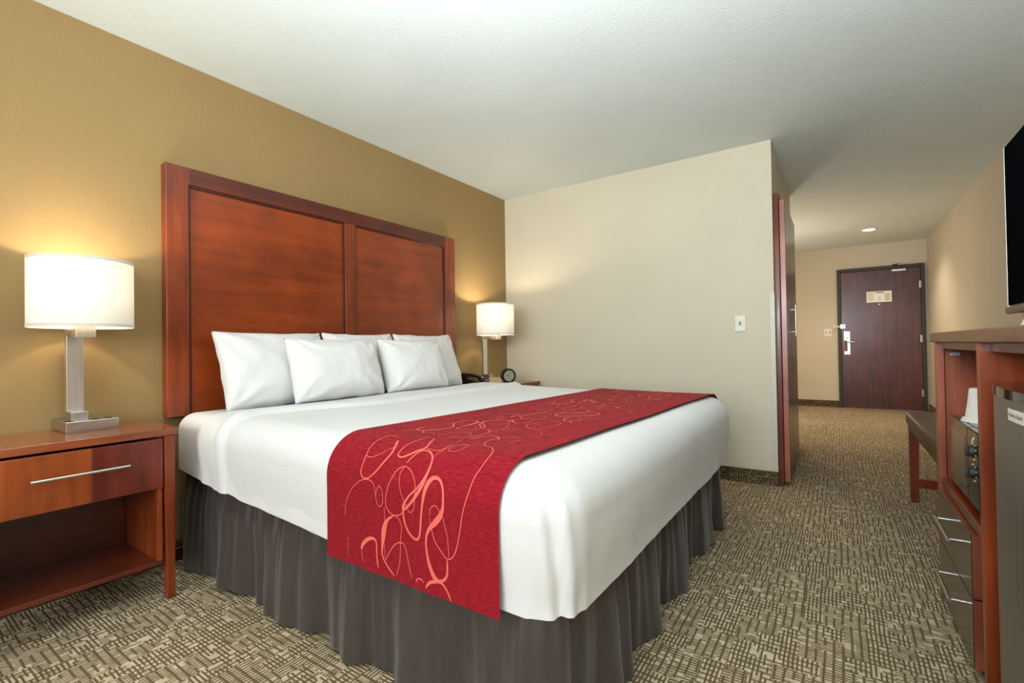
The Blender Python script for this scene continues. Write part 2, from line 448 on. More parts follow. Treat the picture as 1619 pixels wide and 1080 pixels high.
# switch plates
def plate(name, label, cx, cz, w, h, y, toggles, mat, dark):
    t = thing(name, (cx, y, cz), label, 'light switch')
    mb = MB(); mb.box(cx - w / 2, cx + w / 2, y - .007, y, cz - h / 2, cz + h / 2, bev=.003); mb.build('cover_plate', mat, t)
    for dx in toggles:
        mb = MB(); mb.box(cx + dx - .006, cx + dx + .006, y - .014, y - .006, cz - .013, cz + .013, bev=.002); mb.build('toggle', dark, t)
    for s in (-1, 1):
        mb = MB(); mb.lathe((cx, y - .0085, cz + s * h * .3), [(.0035, 0), (.0035, .002)], 'Y', 10); mb.build('screw', M['nickel'], t)
plate('light_switch', 'ivory single light switch plate on the beige wall beside the closet', 2.079, 1.15, .074, .118, YB, (0,), M['ivory'], plain('toggle_grey', srgb(120, 122, 108), .4))
plate('light_switch', 'white double switch plate on the far wall left of the entry door', 2.545, 1.147, .105, .12, YF, (-.024, .024), M['white'], plain('toggle_brown', srgb(120, 100, 78), .4))

# recessed downlight
t = thing('recessed_light', (3.02, 7.65, H), 'round glowing recessed downlight in the passage ceiling', 'ceiling light')
mb = MB(); mb.lathe((3.02, 7.65, H - .006), [(.066, 0), (.090, 0), (.092, .006), (.066, .006), (.066, 0)], 'Z', 40, cap=False); mb.build('trim_ring', M['white'], t, smooth=True, angle=40)
mb = MB(); mb.lathe((3.02, 7.65, H - .004), [(.066, 0), (.066, .003)], 'Z', 40); mb.build('lens', M['downlight'], t)

# ------------------------------------------------------------------ headboard
t = thing('headboard', (0, 1.97, .695), 'tall cherry wood headboard with two recessed panels fixed to the olive wall', 'headboard')
Y0, Y1, Z0, Z1 = .938, 3.002, .695, 1.909
for a, b, zz in ((Y0, 1.036, Z1), (2.886, Y1, Z1), (1.934, 2.012, 1.826)):
    mb = MB(); mb.box(0, .052, a, b, Z0, zz, .004); mb.build('stile', M['cherry_z'], t)
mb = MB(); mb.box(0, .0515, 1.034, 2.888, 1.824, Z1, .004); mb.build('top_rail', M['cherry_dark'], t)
for a, b in ((1.036, 1.934), (2.012, 2.886)):
    mb = MB(); mb.box(.002, .034, a, b, Z0, 1.826, 0); p = mb.build('panel', M['cherry_panel'], t)
    mb = MB()
    mb.box(.034, .044, a, a + .010, Z0, 1.816, .002); mb.box(.034, .044, b - .010, b, Z0, 1.816, .002); mb.box(.034, .044, a, b, 1.814, 1.826, .002)
    mb.build('panel_moulding', M['moulding'], p)

# ------------------------------------------------------------------ bed
BX1, BY0, BY1, BR = 2.155, .945, 2.985, .12
def ztop(x, y):
    return .728 - .022 * smooth01((x - .6) / 1.2) + .002 * (y - 1) / 2 + .004 * nz(x * 2.2, y * 2.2, 3)
def fold_x(y): return .575 + .17 * smooth01((y - 1.0) / .7)
HEM = [(0, .462), (.14, .456), (.44, .426), (.8, .405), (1.26, .375), (2.0, .358), (3.0, .358)]
def hem(x):
    for (a, p), (b, q) in zip(HEM, HEM[1:]):
        if x <= b: return p + (q - p) * max(0, x - a) / (b - a)
    return HEM[-1][1]

def draped(mb, x0, x1, y0, y1, r, zt, zh, disp, step, closed, levels=26, mi=0):
    """cloth over a rectangular block: flat top, rounded edge of radius r, hanging sides"""
    ix0 = x0 + r if closed else x0
    ix1, iy0, iy1 = x1 - r, y0 + r, y1 - r
    nx = max(2, int((ix1 - ix0) / step)); ny = max(2, int((iy1 - iy0) / step))
    xs = [ix0 + (ix1 - ix0) * i / nx for i in range(nx + 1)]; ys = [iy0 + (iy1 - iy0) * j / ny for j in range(ny + 1)]
    base = len(mb.v); V = []; F = []
    for i in range(nx + 1):
        for j in range(ny + 1):
            x, y = xs[i], ys[j]; V.append((x, y, zt(x, y)))
    g = lambda i, j: i * (ny + 1) + j
    for i in range(nx):
        for j in range(ny): F.append((g(i, j), g(i + 1, j), g(i + 1, j + 1), g(i, j + 1)))
    per = [(xs[i], iy0, 0, -1, g(i, 0)) for i in range(nx + 1)]
    def arc(cx, cy, a0, idx, n=14):
        return [(cx, cy, math.cos(a0 + PI / 2 * k / n), math.sin(a0 + PI / 2 * k / n), idx) for k in range(1, n)]
    per += arc(ix1, iy0, -PI / 2, g(nx, 0))
    per += [(ix1, ys[j], 1, 0, g(nx, j)) for j in range(ny + 1)]
    per += arc(ix1, iy1, 0, g(nx, ny))
    per += [(xs[i], iy1, 0, 1, g(i, ny)) for i in range(nx, -1, -1)]
    if closed:
        per += arc(ix0, iy1, PI / 2, g(0, ny))
        per += [(ix0, ys[j], -1, 0, g(0, j)) for j in range(ny, -1, -1)]
        per += arc(ix0, iy0, PI, g(0, 0))
        per.append(per[0])
    s = 0; prev = None; rows = []
    for k, (cx, cy, nxx, nyy, idx) in enumerate(per):
        q = (cx + nxx * r, cy + nyy * r)
        if prev: s += math.hypot(q[0] - prev[0], q[1] - prev[1])
        prev = q
        z1 = zt(cx, cy); zb = zh(cx); D = PI * r / 2 + (z1 - r - zb)
        row = [idx]
        for L in range(1, levels + 1):
            d = D * L / levels
            if d < PI * r / 2: o = r * math.sin(d / r); z = z1 - r * (1 - math.cos(d / r))
            else: o = r; z = z1 - r - (d - PI * r / 2)
            tt = d / D
            oo, dz = disp(q[0], q[1], nxx, nyy, s, tt, z)
            o += oo; z += dz
            V.append((cx + nxx * o, cy + nyy * o, z)); row.append(len(V) - 1)
        rows.append(row)
    for a, b in zip(rows, rows[1:]):
        for L in range(levels):
            f = (a[L], a[L + 1], b[L + 1], b[L])
            f = tuple(dict.fromkeys(f))
            if len(f) > 2: F.append(f)
    mb.add(V, F, mi)
    return mb

t = thing('bed', (1.1, 1.97, 0), 'king bed with white mattress and gathered charcoal bed skirt against the headboard', 'bed')
def d_mat(x, y, nx, ny, s, tt, z): return (.004 * nz(s * 3, z * 4, 1) * tt, 0)
mb = MB(); draped(mb, .062, 2.06, .958, 2.972, .075, lambda x, y: .716 + .003 * nz(x * 3, y * 3, 5) - .05 * smooth01((x - .6) / .3), lambda x: hem(x) + .006, d_mat, .05, True, 22)
mb.build('mattress', M['sheet'], t, smooth=True)
mb = MB(); mb.box(.075, 2.05, 1.02, 2.91, .06, .47, .02); mb.build('box_spring', M['skirt'], t)
for x in (.25, 1.9):
    for y in (1.2, 2.74):
        mb = MB(); mb.lathe((x, y, 0), [(.02, 0), (.025, .065)], 'Z', 16); mb.build('leg', M['black'], t)
# gathered skirt round three sides
mb = MB()
path = []; sx0, sx1, sy0, sy1, rr = .07, 2.10, .992, 2.95, .05
L = sx1 - rr - sx0; n = int(L / .008)
path += [(sx0 + L * i / n, sy0, 0, -1) for i in range(n + 1)]
path += [(sx1 - rr + rr * math.cos(-PI / 2 + PI / 2 * k / 14), sy0 + rr + rr * math.sin(-PI / 2 + PI / 2 * k / 14), math.cos(-PI / 2 + PI / 2 * k / 14), math.sin(-PI / 2 + PI / 2 * k / 14)) for k in range(1, 14)]
L = sy1 - sy0 - 2 * rr; n = int(L / .008)
path += [(sx1, sy0 + rr + L * i / n, 1, 0) for i in range(n + 1)]
path += [(sx1 - rr + rr * math.cos(PI / 2 * k / 14), sy1 - rr + rr * math.sin(PI / 2 * k / 14), math.cos(PI / 2 * k / 14), math.sin(PI / 2 * k / 14)) for k in range(1, 14)]
L = sx1 - rr - sx0; n = int(L / .012)
path += [(sx1 - rr - L * i / n, sy1, 0, 1) for i in range(n + 1)]
NZ = 26; V = []; F = []; s = 0; prev = None
for k, (x, y, ax, ay) in enumerate(path):
    if prev: s += math.hypot(x - prev[0], y - prev[1])
    prev = (x, y)
    w1 = math.sin(2 * PI * s / .37 + 3.2 * nz(s * 1.3, 4.1)) * (.6 + .7 * abs(nz(s * 1.1, 9)))
    w2 = math.sin(2 * PI * s / .125 + 3.4 * nz(s * 2.7, 1.3)) * (.25 + .9 * abs(nz(s * 2.3, 2)))
    w3 = math.sin(2 * PI * s / .047 + 2.6 * nz(s * 6., 6.3)) * (.2 + .8 * abs(nz(s * 3.3, 5)))
    w1 = math.copysign(abs(w1) ** .7, w1)
    zb = .006 + .020 * max(0, nz(s * 2.4, 7.7)) + .007 * max(0, w1)
    for j in range(NZ + 1):
        tt = j / NZ; z = .475 + (zb - .475) * tt
        o = (.004 + .030 * tt ** 1.1) * w1 + (.013 + .010 * tt) * w2 + .009 * w3 * (1 - .8 * tt) + .010 * tt
        o += .006 * nz(s * 8, z * 7, 2.2) * tt
        o -= .018 * (1 - smooth01(tt * 2.2))
        V.append((x + ax * o, y + ay * o, z))
for k in range(len(path) - 1):
    for j in range(NZ):
        a = k * (NZ + 1) + j; b = a + NZ + 1; F.append((a, a + 1, b + 1, b))
mb.add(V, F); mb.build('bed_skirt', M['skirt'], t, smooth=True)

# white bedspread with a folded head edge
def g(x, c, w): return math.exp(-((x - c) / w) ** 2)
def fold(x, y): return (.010 + .010 * g(x, fold_x(y) - .025, .022)) * (1 - smooth01((x - fold_x(y)) / .010)) * smooth01((x - .33) / .12) - .009 * g(x, fold_x(y) + .013, .009)
def d_spread(x, y, nx, ny, s, tt, z):
    o = .004 * nz(s * 4.5, z * 2.5, 11) * tt + .003 * nz(s * 13, z * 3, 4) * tt
    if ny < -.99: o += .75 * fold(x, y - .05) + .0035 * math.sin(s * 38 + 3 * nz(s * 3, 1)) * smooth01((1.1 - x) / .5) * tt
    dz = 0
    if nx > .02 and ny < -.02:                       # near foot corner, tucked crease
        ph = math.atan2(nx, -ny) / (PI / 2)
        e = smooth01((tt - .18) / .2)
        lo = .30 + .25 * tt
        o += e * (.010 * g(ph, lo - .16, .10) - .022 * g(ph, lo, .07) * (1 - .45 * tt) + .012 * g(ph, lo + .15, .10))
        o -= .012 * smooth01((tt - .7) / .3) * g(ph, .5, .5)
    o -= .014 * smooth01((tt - .55) / .45)
    if nx > .5: o += .006 * nz(s * 2.2, z * 5, 8) * tt; dz = .010 * nz(s * 1.7, 3.3) * tt
    if abs(ny) > .9: dz = .006 * nz(s * 3, 5.5) * tt
    return o, dz
mb = MB()
draped(mb, .34, BX1, BY0, BY1, BR, lambda x, y: ztop(x, y) + fold(x, y), hem, d_spread, .0085, False, 34)
tag(mb.build('bedspread', M['waffle'], None, smooth=True), 'white textured bedspread with folded head edge draped over the king bed', 'bedspread')

# red runner across the foot of the bed
def runner_pt(u, q, lift=0.):
    """u across the strip (0 head side .. .69 foot side), q along it from the near hem"""
    yin0, yin1 = BY0 + BR, BY1 - BR
    x = 1.292 + u
    zt = ztop(x, yin0) + .004
    r = BR + .010 + lift
    D0 = PI * BR / 2 + (zt - BR - .345)
    W = yin1 - yin0
    if q < D0 or q > D0 + W:
        d = (D0 - q) if q < D0 else (q - D0 - W)
        sg = -1 if q < D0 else 1
        if d < PI * BR / 2:
            o = r * math.sin(d / BR); z = zt - BR + r * math.cos(d / BR)
        else:
            o = r; z = zt - BR - (d - PI * BR / 2)
            o += .004 * nz(x * 9, z * 3, 6) * min(1, (d - .18) / .15)
        y = (yin0 if sg < 0 else yin1) + sg * o
        if sg > 0: zt2 = ztop(x + .1, yin1) + .004; z += zt2 - zt
        zz = z
    else:
        y = yin0 + q - D0
        zz = None
    x += .052 * max(0, y - .95)
    if zz is None: zz = ztop(x, y) + .010 + lift + .004
    return (x, y, zz - .0 + 0)
RL = 2 * (PI * BR / 2 + (.712 - BR - .345)) + (BY1 - BY0 - 2 * BR)
mb = MB(); nu, nq = 48, 260; V = []; F = []
for j in range(nq + 1):
    for i in range(nu + 1):
        V.append(runner_pt(.685 * i / nu, RL * j / nq, .0015 * (i in (2, nu - 2))))
for j in range(nq):
    for i in range(nu):
        a = j * (nu + 1) + i; F.append((a, a + 1, a + nu + 2, a + nu + 1))
mb.add(V, F, 0)
STROKES = [
 (2, [(0.094,0.143),(0.096,0.171),(0.108,0.205),(0.135,0.239),(0.171,0.263),(0.207,0.269),(0.232,0.257),(0.238,0.232),(0.244,0.209),(0.256,0.2),(0.269,0.214),(0.267,0.247),(0.255,0.259),(0.244,0.246),(0.238,0.227)]),
 (4, [(0.228,0.403),(0.256,0.359),(0.25,0.327),(0.23,0.294),(0.202,0.273),(0.177,0.273),(0.165,0.288),(0.165,0.31),(0.161,0.333),(0.153,0.365),(0.157,0.4),(0.172,0.424),(0.2,0.428)]),
 (2, [(0.161,0.333),(0.185,0.329),(0.214,0.343),(0.236,0.363),(0.25,0.377),(0.231,0.404)]),
 (5, [(0.312,0.472),(0.359,0.397),(0.347,0.374),(0.322,0.352),(0.302,0.344),(0.286,0.35),(0.283,0.367),(0.285,0.393),(0.291,0.432),(0.286,0.483)]),
 (6, [(0.418,0.36),(0.429,0.329),(0.424,0.299),(0.405,0.272),(0.377,0.249),(0.359,0.226),(0.355,0.211),(0.366,0.215),(0.394,0.242),(0.419,0.274),(0.43,0.302),(0.429,0.335),(0.415,0.36),(0.387,0.377),(0.363,0.376),(0.348,0.356),(0.338,0.331)]),
 (3, [(0.34,0.322),(0.317,0.311),(0.3,0.281),(0.288,0.25),(0.282,0.218),(0.293,0.195),(0.318,0.186),(0.344,0.194),(0.358,0.212),(0.353,0.225)]),
 (2, [(0.34,0.322),(0.366,0.313),(0.389,0.294),(0.4,0.272),(0.399,0.233),(0.393,0.213),(0.379,0.207),(0.366,0.223),(0.349,0.249),(0.336,0.277),(0.331,0.303),(0.34,0.322)]),
 (8, [(0.353,0.216),(0.358,0.182),(0.371,0.155),(0.392,0.139),(0.409,0.137),(0.419,0.151),(0.423,0.18),(0.427,0.219),(0.434,0.258),(0.442,0.287),(0.455,0.304),(0.474,0.306),(0.491,0.296),(0.503,0.274),(0.505,0.242),(0.495,0.217),(0.476,0.195),(0.453,0.172),(0.444,0.146),(0.445,0.118),(0.454,0.082),(0.47,0.053),(0.486,0.043),(0.505,0.051),(0.517,0.07),(0.518,0.107)]),
 (2, [(0.503,0.224),(0.51,0.197),(0.519,0.171),(0.523,0.14),(0.524,0.113)]),
 (2, [(0.457,0.21),(0.46,0.23),(0.473,0.241),(0.486,0.237),(0.498,0.218)]),
 (3, [(0.457,0.205),(0.466,0.17),(0.478,0.144),(0.497,0.125),(0.512,0.112),(0.527,0.111),(0.543,0.126),(0.555,0.156),(0.564,0.194),(0.571,0.231),(0.582,0.269),(0.588,0.295),(0.591,0.324),(0.596,0.362),(0.586,0.411),(0.55,0.451),(0.516,0.466),(0.488,0.497),(0.475,0.54),(0.482,0.585),(0.503,0.613),(0.53,0.622)]),
 (6, [(0.315,0.185),(0.288,0.166),(0.275,0.141),(0.269,0.109),(0.264,0.077),(0.269,0.053),(0.29,0.03),(0.315,0.011)]),
 (2, [(0.315,0.185),(0.336,0.18),(0.347,0.16),(0.344,0.135),(0.341,0.104),(0.338,0.064),(0.33,0.033),(0.322,0.016)]),
 (2, [(0.276,0.202),(0.277,0.172),(0.273,0.12),(0.274,0.08),(0.279,0.05)]),
 (3, [(0.279,0.05),(0.298,0.08),(0.317,0.102),(0.339,0.113),(0.357,0.11),(0.367,0.086),(0.376,0.054),(0.386,0.025)]),
 (6, [(0.173,0.057),(0.177,0.071),(0.198,0.091),(0.222,0.101),(0.239,0.095),(0.241,0.067),(0.243,0.042),(0.248,0.02)]),
 (2, [(0.173,0.057),(0.176,0.037),(0.18,0.019)]),
 (1, [(0.106,0.085),(0.105,0.053),(0.106,0.02)]),
 (4, [(0.403,0.02),(0.41,0.03),(0.424,0.032),(0.432,0.025)]),
 (6, [(0.44,0.013),(0.453,0.03),(0.476,0.04),(0.498,0.04),(0.516,0.024),(0.528,0.002)]),
 (2, [(0.362,0.389),(0.402,0.384),(0.426,0.396),(0.415,0.455),(0.39,0.516)]),
 (2, [(0.418,0.36),(0.429,0.393),(0.441,0.441),(0.474,0.441),(0.484,0.406),(0.464,0.391),(0.446,0.392),(0.444,0.414),(0.458,0.437),(0.514,0.464)]),
]

def catmull(pts, sub):
    P = [Vector((a, b)) for a, b in pts]; out = []
    for i in range(len(P) - 1):
        p0, p1, p2, p3 = P[max(i - 1, 0)], P[i], P[i + 1], P[min(i + 2, len(P) - 1)]
        for k in range(sub):
            f = k / sub
            out.append(.5 * ((2 * p1) + (p2 - p0) * f + (2 * p0 - 5 * p1 + 4 * p2 - p3) * f * f + (3 * p1 - p0 - 3 * p2 + p3) * f ** 3))
    return out + [P[-1]]
def stroke(pts, w, f):
    c = catmull(pts, 7); n = len(c); V = []; F = []
    ph = random.random() * 6
    for i, p in enumerate(c):
        d = (c[min(i + 1, n - 1)] - c[max(i - 1, 0)])
        if d.length < 1e-6: d = Vector((1, 0))
        d.normalize(); nn = Vector((-d.y, d.x))
        ww = .0005 + .00034 * w * (1 + (1.3 * max(0, math.sin(i * .075 + ph)) ** 3 if w > 3 else 0)) * min(1, .35 + i / 6, .35 + (n - 1 - i) / 6)
        if w >= 8: ww *= 1 + 1.6 * g(i, n * .62, 9)
        if w == 6: ww *= 1 + .9 * g(i, n * .35, 8)
        for sgn in (-1, 1):
            a = p + nn * ww * sgn
            V.append(f(a.x, a.y))
    for i in range(n - 1): F.append((2 * i, 2 * i + 1, 2 * i + 3, 2 * i + 2))
    mb.add(V, F, 1)
DROP = PI * BR / 2 + (.712 - BR - .345)
for w, pts in STROKES: stroke(pts, w, lambda a, b: runner_pt(a, max(.001, b), .0014))
for k, (off, flip) in enumerate(((.50, 1), (.93, 0), (1.36, 1), (1.79, 0), (2.12, 1))):
    for w, pts in STROKES:
        if max(b for a, b in pts) > .58 and k < 1: continue
        def f(a, b, off=off, flip=flip):
            return runner_pt(min(.67, max(.015, (.66 - a) if flip else a)), min(RL - .001, b + off), .0014)
        stroke(pts, max(1, w - 1), f)
tag(mb.build('bed_runner', [M['runner'], M['swirl']], None, smooth=True), 'red chenille bed runner with coral swirling lines across the foot of the bed', 'bed runner')

# pillows
def pillow(label, yc, xb, zb, w, h, T, tilt, yaw=0., roll=0., seed=0):
    nu, nv = 44, 32; a = math.radians(tilt)
    up = Vector((-math.sin(a), 0, math.cos(a))); nn = Vector((math.cos(a), 0, math.sin(a))); ry = Vector((0, 1, 0))
    Rz = Matrix.Rotation(yaw, 3, 'Z'); Rr = Matrix.Rotation(roll, 3, nn)
    def P(u, v, side):
        e = max(0., (1 - abs(u) ** 2.4)) * max(0., (1 - abs(v) ** 2.6))
        th = T / 2 * e ** .46
        th *= 1 + .16 * (-v)
        cx = u * w / 2 * (1 - .035 * (1 - v * v)); cy = v * h / 2 * (1 - .07 * (1 - u * u) * (1 if v > 0 else .3))
        # wrinkles fanning from the corners
        r = math.hypot(1 - abs(u), 1 - abs(v)); an = math.atan2(1 - abs(v), 1 - abs(u) + 1e-6)
        wr = .011 * math.exp(-r * 1.9) * math.sin(an * 9 + seed + nz(u * 2, v * 2, seed) * 3) * min(1, e * 6)
        wr += .007 * nz(u * 2.1 + seed, v * 1.8, seed) * min(1, e * 3) + .004 * nz(u * 6, v * 4 + seed, seed * 2.) * min(1, e * 3)
        n = side * (th + wr + (.0 if e else 0))
        if side < 0: n *= .75
        cy += .006 * nz(u * 3, seed, v) * (1 - e); cx += .004 * nz(v * 3, seed, u)
        p = ry * cx + up * (cy + h / 2) + nn * n
        p = Rr @ p; p = Rz @ p
        return p + Vector((xb, yc, zb))
    V = []; F = []; idx = {}
    for side in (1, -1):
        for i in range(nu + 1):
            for j in range(nv + 1):
                u = math.sin(PI / 2 * (2 * i / nu - 1)) * .35 + (2 * i / nu - 1) * .65; v = math.sin(PI / 2 * (2 * j / nv - 1)) * .35 + (2 * j / nv - 1) * .65
                edge = i in (0, nu) or j in (0, nv)
                if side < 0 and edge: idx[(side, i, j)] = idx[(1, i, j)]; continue
                idx[(side, i, j)] = len(V); V.append(P(u, v, side))
    for side in (1, -1):
        for i in range(nu):
            for j in range(nv): F.append((idx[(side, i, j)], idx[(side, i + 1, j)], idx[(side, i + 1, j + 1)], idx[(side, i, j + 1)]))
    mb = MB(); mb.add(V, F)
    return tag(mb.build('pillow', M['pillowcase'], None, smooth=True), label, 'pillow', 'white pillows against the headboard')
pillow('white pillow nearest the near lamp, leaning on the headboard behind another pillow', 1.395, .275, .719, .60, .412, .20, 20, .03, 0, 1)
pillow('mostly hidden white pillow in the middle of the back row against the headboard', 1.965, .265, .719, .53, .412, .17, 19, 0, 0, 2)
pillow('white pillow in the back row nearest the telephone', 2.535, .265, .719, .58, .412, .17, 19, 0, 0, 3)
pillow('white pillow in the front row, the nearer of the two to the camera', 1.63, .435, .738, .565, .345, .20, 17, 0, 0, 4)
pillow('white pillow in the front row, the farther one toward the telephone', 2.222, .42, .738, .545, .345, .19, 17, 0, 0, 5)

# ------------------------------------------------------------------ nightstands
def make_nightstand():
    t = thing('nightstand', (0.20, .545, 0), 'cherry wood nightstand with drawer and open shelf under the near lamp, left of the bed', 'nightstand', 'nightstands beside the bed')
    y0, y1 = .238, .852
    mb = MB(); mb.box(.004, .402, y0, y1, .667, .697, .003); mb.build('top', M['top_gloss'], t)
    for ya, yb, ta, tb in ((y0 + .010, y0 + .048, y0 + .012, y0 + .040), (y1 - .048, y1 - .010, y1 - .040, y1 - .012)):
        for xa, xb, p, q in ((.358, .396, .362, .396), (.010, .046, .010, .040)):
            mb = MB(); mb.taper((p, q, ta, tb), (xa, xb, ya, yb), 0, .667); mb.build('leg', M['cherry_z'], t)
    mb = MB(); mb.box(.050, .385, y0 + .052, y0 + .070, .150, .660); mb.build('side_panel', M['cherry_z'], t)
    mb = MB(); mb.box(.050, .385, y1 - .070, y1 - .052, .150, .660); mb.build('side_panel', M['cherry_z'], t)
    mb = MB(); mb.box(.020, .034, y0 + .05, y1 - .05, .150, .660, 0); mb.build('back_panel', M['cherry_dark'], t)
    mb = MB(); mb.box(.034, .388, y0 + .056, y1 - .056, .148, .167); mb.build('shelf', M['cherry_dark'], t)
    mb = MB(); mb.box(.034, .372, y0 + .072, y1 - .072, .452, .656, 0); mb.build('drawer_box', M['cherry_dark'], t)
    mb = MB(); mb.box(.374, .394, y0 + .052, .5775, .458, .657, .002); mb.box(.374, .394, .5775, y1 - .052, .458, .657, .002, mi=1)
    d = mb.build('drawer', [M['cherry_drawer'], M['cherry_drawer2']], t)
    mb = MB(); mb.tube([(.426, .409, .575), (.426, .681, .575)], .0055, 14)
    for y in (.437, .645): mb.tube([(.393, y, .575), (.426, y, .575)], .0045, 10)
    mb.build('handle', M['nickel'], d, smooth=True, angle=40)
    return t
ns = make_nightstand()
copy_thing(ns, (.262, 3.352, 0), 'cherry wood nightstand mostly hidden behind the bed, in the corner under the far lamp')

# ------------------------------------------------------------------ lamps
def make_lamp():
    t = thing('table_lamp', (.10, .632, .697), 'lit table lamp with white drum shade on the near nightstand at left', 'lamp', 'bedside table lamps')
    mb = MB(); mb.box(.006, .198, .549, .714, .700, .740, .002); mb.box(.010, .194, .553, .710, .697, .700, 0)
    b = mb.build('base', M['nickel'], t)
    for y in (.565, .645, .685):
        mb = MB(); mb.box(.155, .185, y - .012, y + .012, .7395, .7415, .0005); mb.build('socket', M['black'], b)
    mb = MB(); mb.box(.062, .145, .577, .630, .740, .772, .0015); mb.build('foot', M['nickel'], t)
    mb = MB(); mb.box(.062, .086, .577, .630, .772, 1.102, .0015); mb.build('column', M['lamp_steel'], t)
    mb = MB(); mb.box(.086, .20, .577, .630, 1.078, 1.102, .0015); mb.build('arm', M['nickel'], t)
    mb = MB(); mb.box(.172, .238, .570, .632, 1.070, 1.120, .002); mb.build('socket_block', M['lamp_steel'], t)
    mb = MB(); mb.lathe((.2, .6, 1.12), [(.012, 0), (.012, .07)], 'Z', 16); mb.build('stem', M['nickel'], t)
    mb = MB(); mb.lathe((.2, .6, 1.19), [(.012, 0), (.022, .03), (.030, .06), (.024, .085), (.008, .10)], 'Z', 20); mb.build('bulb', M['bulb'], t, smooth=True)
    mb = MB(); mb.lathe((.2, .6, 1.110), [(.160, 0), (.160, .262), (.1585, .262), (.1585, 0), (.160, 0)], 'Z', 72, cap=False)
    sh = mb.build('lamp_shade', M['shade'], t, smooth=True, angle=50)
    for z in (1.108, 1.362):
        mb = MB(); mb.lathe((.2, .6, z), [(.1612, 0), (.1612, .012), (.158, .012), (.158, 0), (.1612, 0)], 'Z', 72, cap=False); mb.build('shade_trim', M['shade_trim'], sh, smooth=True, angle=50)
    return t
lamp = make_lamp()
lamp_far = copy_thing(lamp, (.152, 3.316, .697), 'lit table lamp with white drum shade on the far nightstand in the corner')

# ------------------------------------------------------------------ things on the far nightstand
ZT = .697
def rooted(name, loc, rz, label, cat):
    t = thing(name, loc, label, cat); t.rotation_euler.z = rz; return t
def at(t): return ORG[t.name]
t = rooted('telephone', (.15, 3.135, ZT), .1, 'black desk telephone on the far nightstand beside the pillows', 'telephone'); o = at(t)
mb = MB(); b = [(-.09, 0), (.10, 0), (.10, .022), (-.09, .060)]
V = [(o.x + x, o.y + y, o.z + z) for y in (-.085, .085) for x, z in b]
mb.add(V, [(0, 1, 2, 3), (7, 6, 5, 4), (0, 4, 5, 1), (1, 5, 6, 2), (2, 6, 7, 3), (3, 7, 4, 0)]); mb.build('phone_base', M['black'], t)
mb = MB(); mb.tube([(o.x - .10 + .21 * k / 12, o.y - .055, o.z + .070 - .030 * k / 12 + .022 * math.sin(PI * k / 12)) for k in range(13)], [.022, .025, .021, .016, .014, .013, .013, .013, .014, .016, .021, .025, .022], 14); mb.build('handset', M['black'], t, smooth=True, angle=50)
mb = MB()
for i in range(4):
    for j in range(3):
        x = -.02 + i * .026; mb.box(o.x + x, o.x + x + .016, o.y + .0 + j * .026, o.y + .018 + j * .026, o.z + .040 - .2 * (x + .02), o.z + .050 - .2 * (x + .02), .001)
mb.build('keypad', M['dial'], t)
t = rooted('alarm_clock', (.36, 3.305, ZT), -.62, 'round black alarm clock with pale dial on the far nightstand', 'clock'); o = at(t)
mb = MB(); mb.lathe((o.x - .03, o.y, o.z + .066), [(.050, 0), (.060, .01), (.063, .045), (.060, .06), (.047, .062), (.045, .055)], 'X', 40); mb.build('clock_case', M['black_gloss'], t, smooth=True, angle=40)
mb = MB(); mb.lathe((o.x + .026, o.y, o.z + .066), [(.0455, 0), (.0455, .003)], 'X', 40); mb.build('dial', M['dial'], t)
mb = MB(); mb.tube([(o.x + .030, o.y, o.z + .066), (o.x + .030, o.y + .012, o.z + .09)], .0018, 8); mb.tube([(o.x + .030, o.y, o.z + .066), (o.x + .030, o.y - .03, o.z + .075)], .0014, 8); mb.build('clock_hand', M['black'], t)
for sy in (-1, 1):
    mb = MB(); mb.tube([(o.x, o.y + sy * .03, o.z + .002), (o.x, o.y + sy * .025, o.z + .02)], .006, 8); mb.build('clock_foot', M['black'], t)
t = rooted('card_holder', (.30, 3.20, ZT), -.6, 'small tan card holder in front of the alarm clock', 'card holder'); o = at(t)
mb = MB(); mb.box(o.x - .02, o.x + .02, o.y - .05, o.y + .05, o.z, o.z + .045, .003); mb.build('holder_body', M['tan'], t)
mb = MB(); mb.box(o.x - .006, o.x - .003, o.y - .045, o.y + .045, o.z + .044, o.z + .056, .0005); mb.build('card', M['tan'], t)
mb = MB(); mb.box(.15, .22, 3.165 + .09, 3.165 + .16, ZT, ZT + .012, .001); mb.box(.155, .215, 3.26, 3.32, ZT + .012, ZT + .016, .001, mi=1)
tag(mb.build('notepad', [M['pink'], M['white']]), 'small pink and white notepad between the telephone and the far lamp', 'notepad')

# ------------------------------------------------------------------ cabinet on the right
t = thing('media_cabinet', (3.34, 1.85, 0), 'cherry media cabinet with brown top, open niches and two dark drawers at right', 'cabinet')
XB = 3.70
mb = MB(); mb.box(2.968, XB + .02, 1.15, 2.525, .998, 1.034, .004); mb.build('top', M['slab'], t)
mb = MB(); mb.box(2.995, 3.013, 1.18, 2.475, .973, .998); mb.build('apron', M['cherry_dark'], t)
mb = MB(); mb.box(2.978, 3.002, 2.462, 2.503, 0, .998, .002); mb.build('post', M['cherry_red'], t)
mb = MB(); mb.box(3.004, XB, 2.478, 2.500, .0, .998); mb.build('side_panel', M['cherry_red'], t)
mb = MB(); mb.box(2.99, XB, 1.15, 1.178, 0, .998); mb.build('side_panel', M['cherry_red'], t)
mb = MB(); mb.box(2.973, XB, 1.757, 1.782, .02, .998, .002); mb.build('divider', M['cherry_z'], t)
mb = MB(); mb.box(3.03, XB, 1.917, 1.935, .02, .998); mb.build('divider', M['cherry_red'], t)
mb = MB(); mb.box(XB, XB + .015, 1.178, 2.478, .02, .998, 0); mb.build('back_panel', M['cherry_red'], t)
mb = MB(); mb.box(2.985, XB, 1.782, 2.478, .444, .474); mb.build('shelf', M['cherry_y'], t)
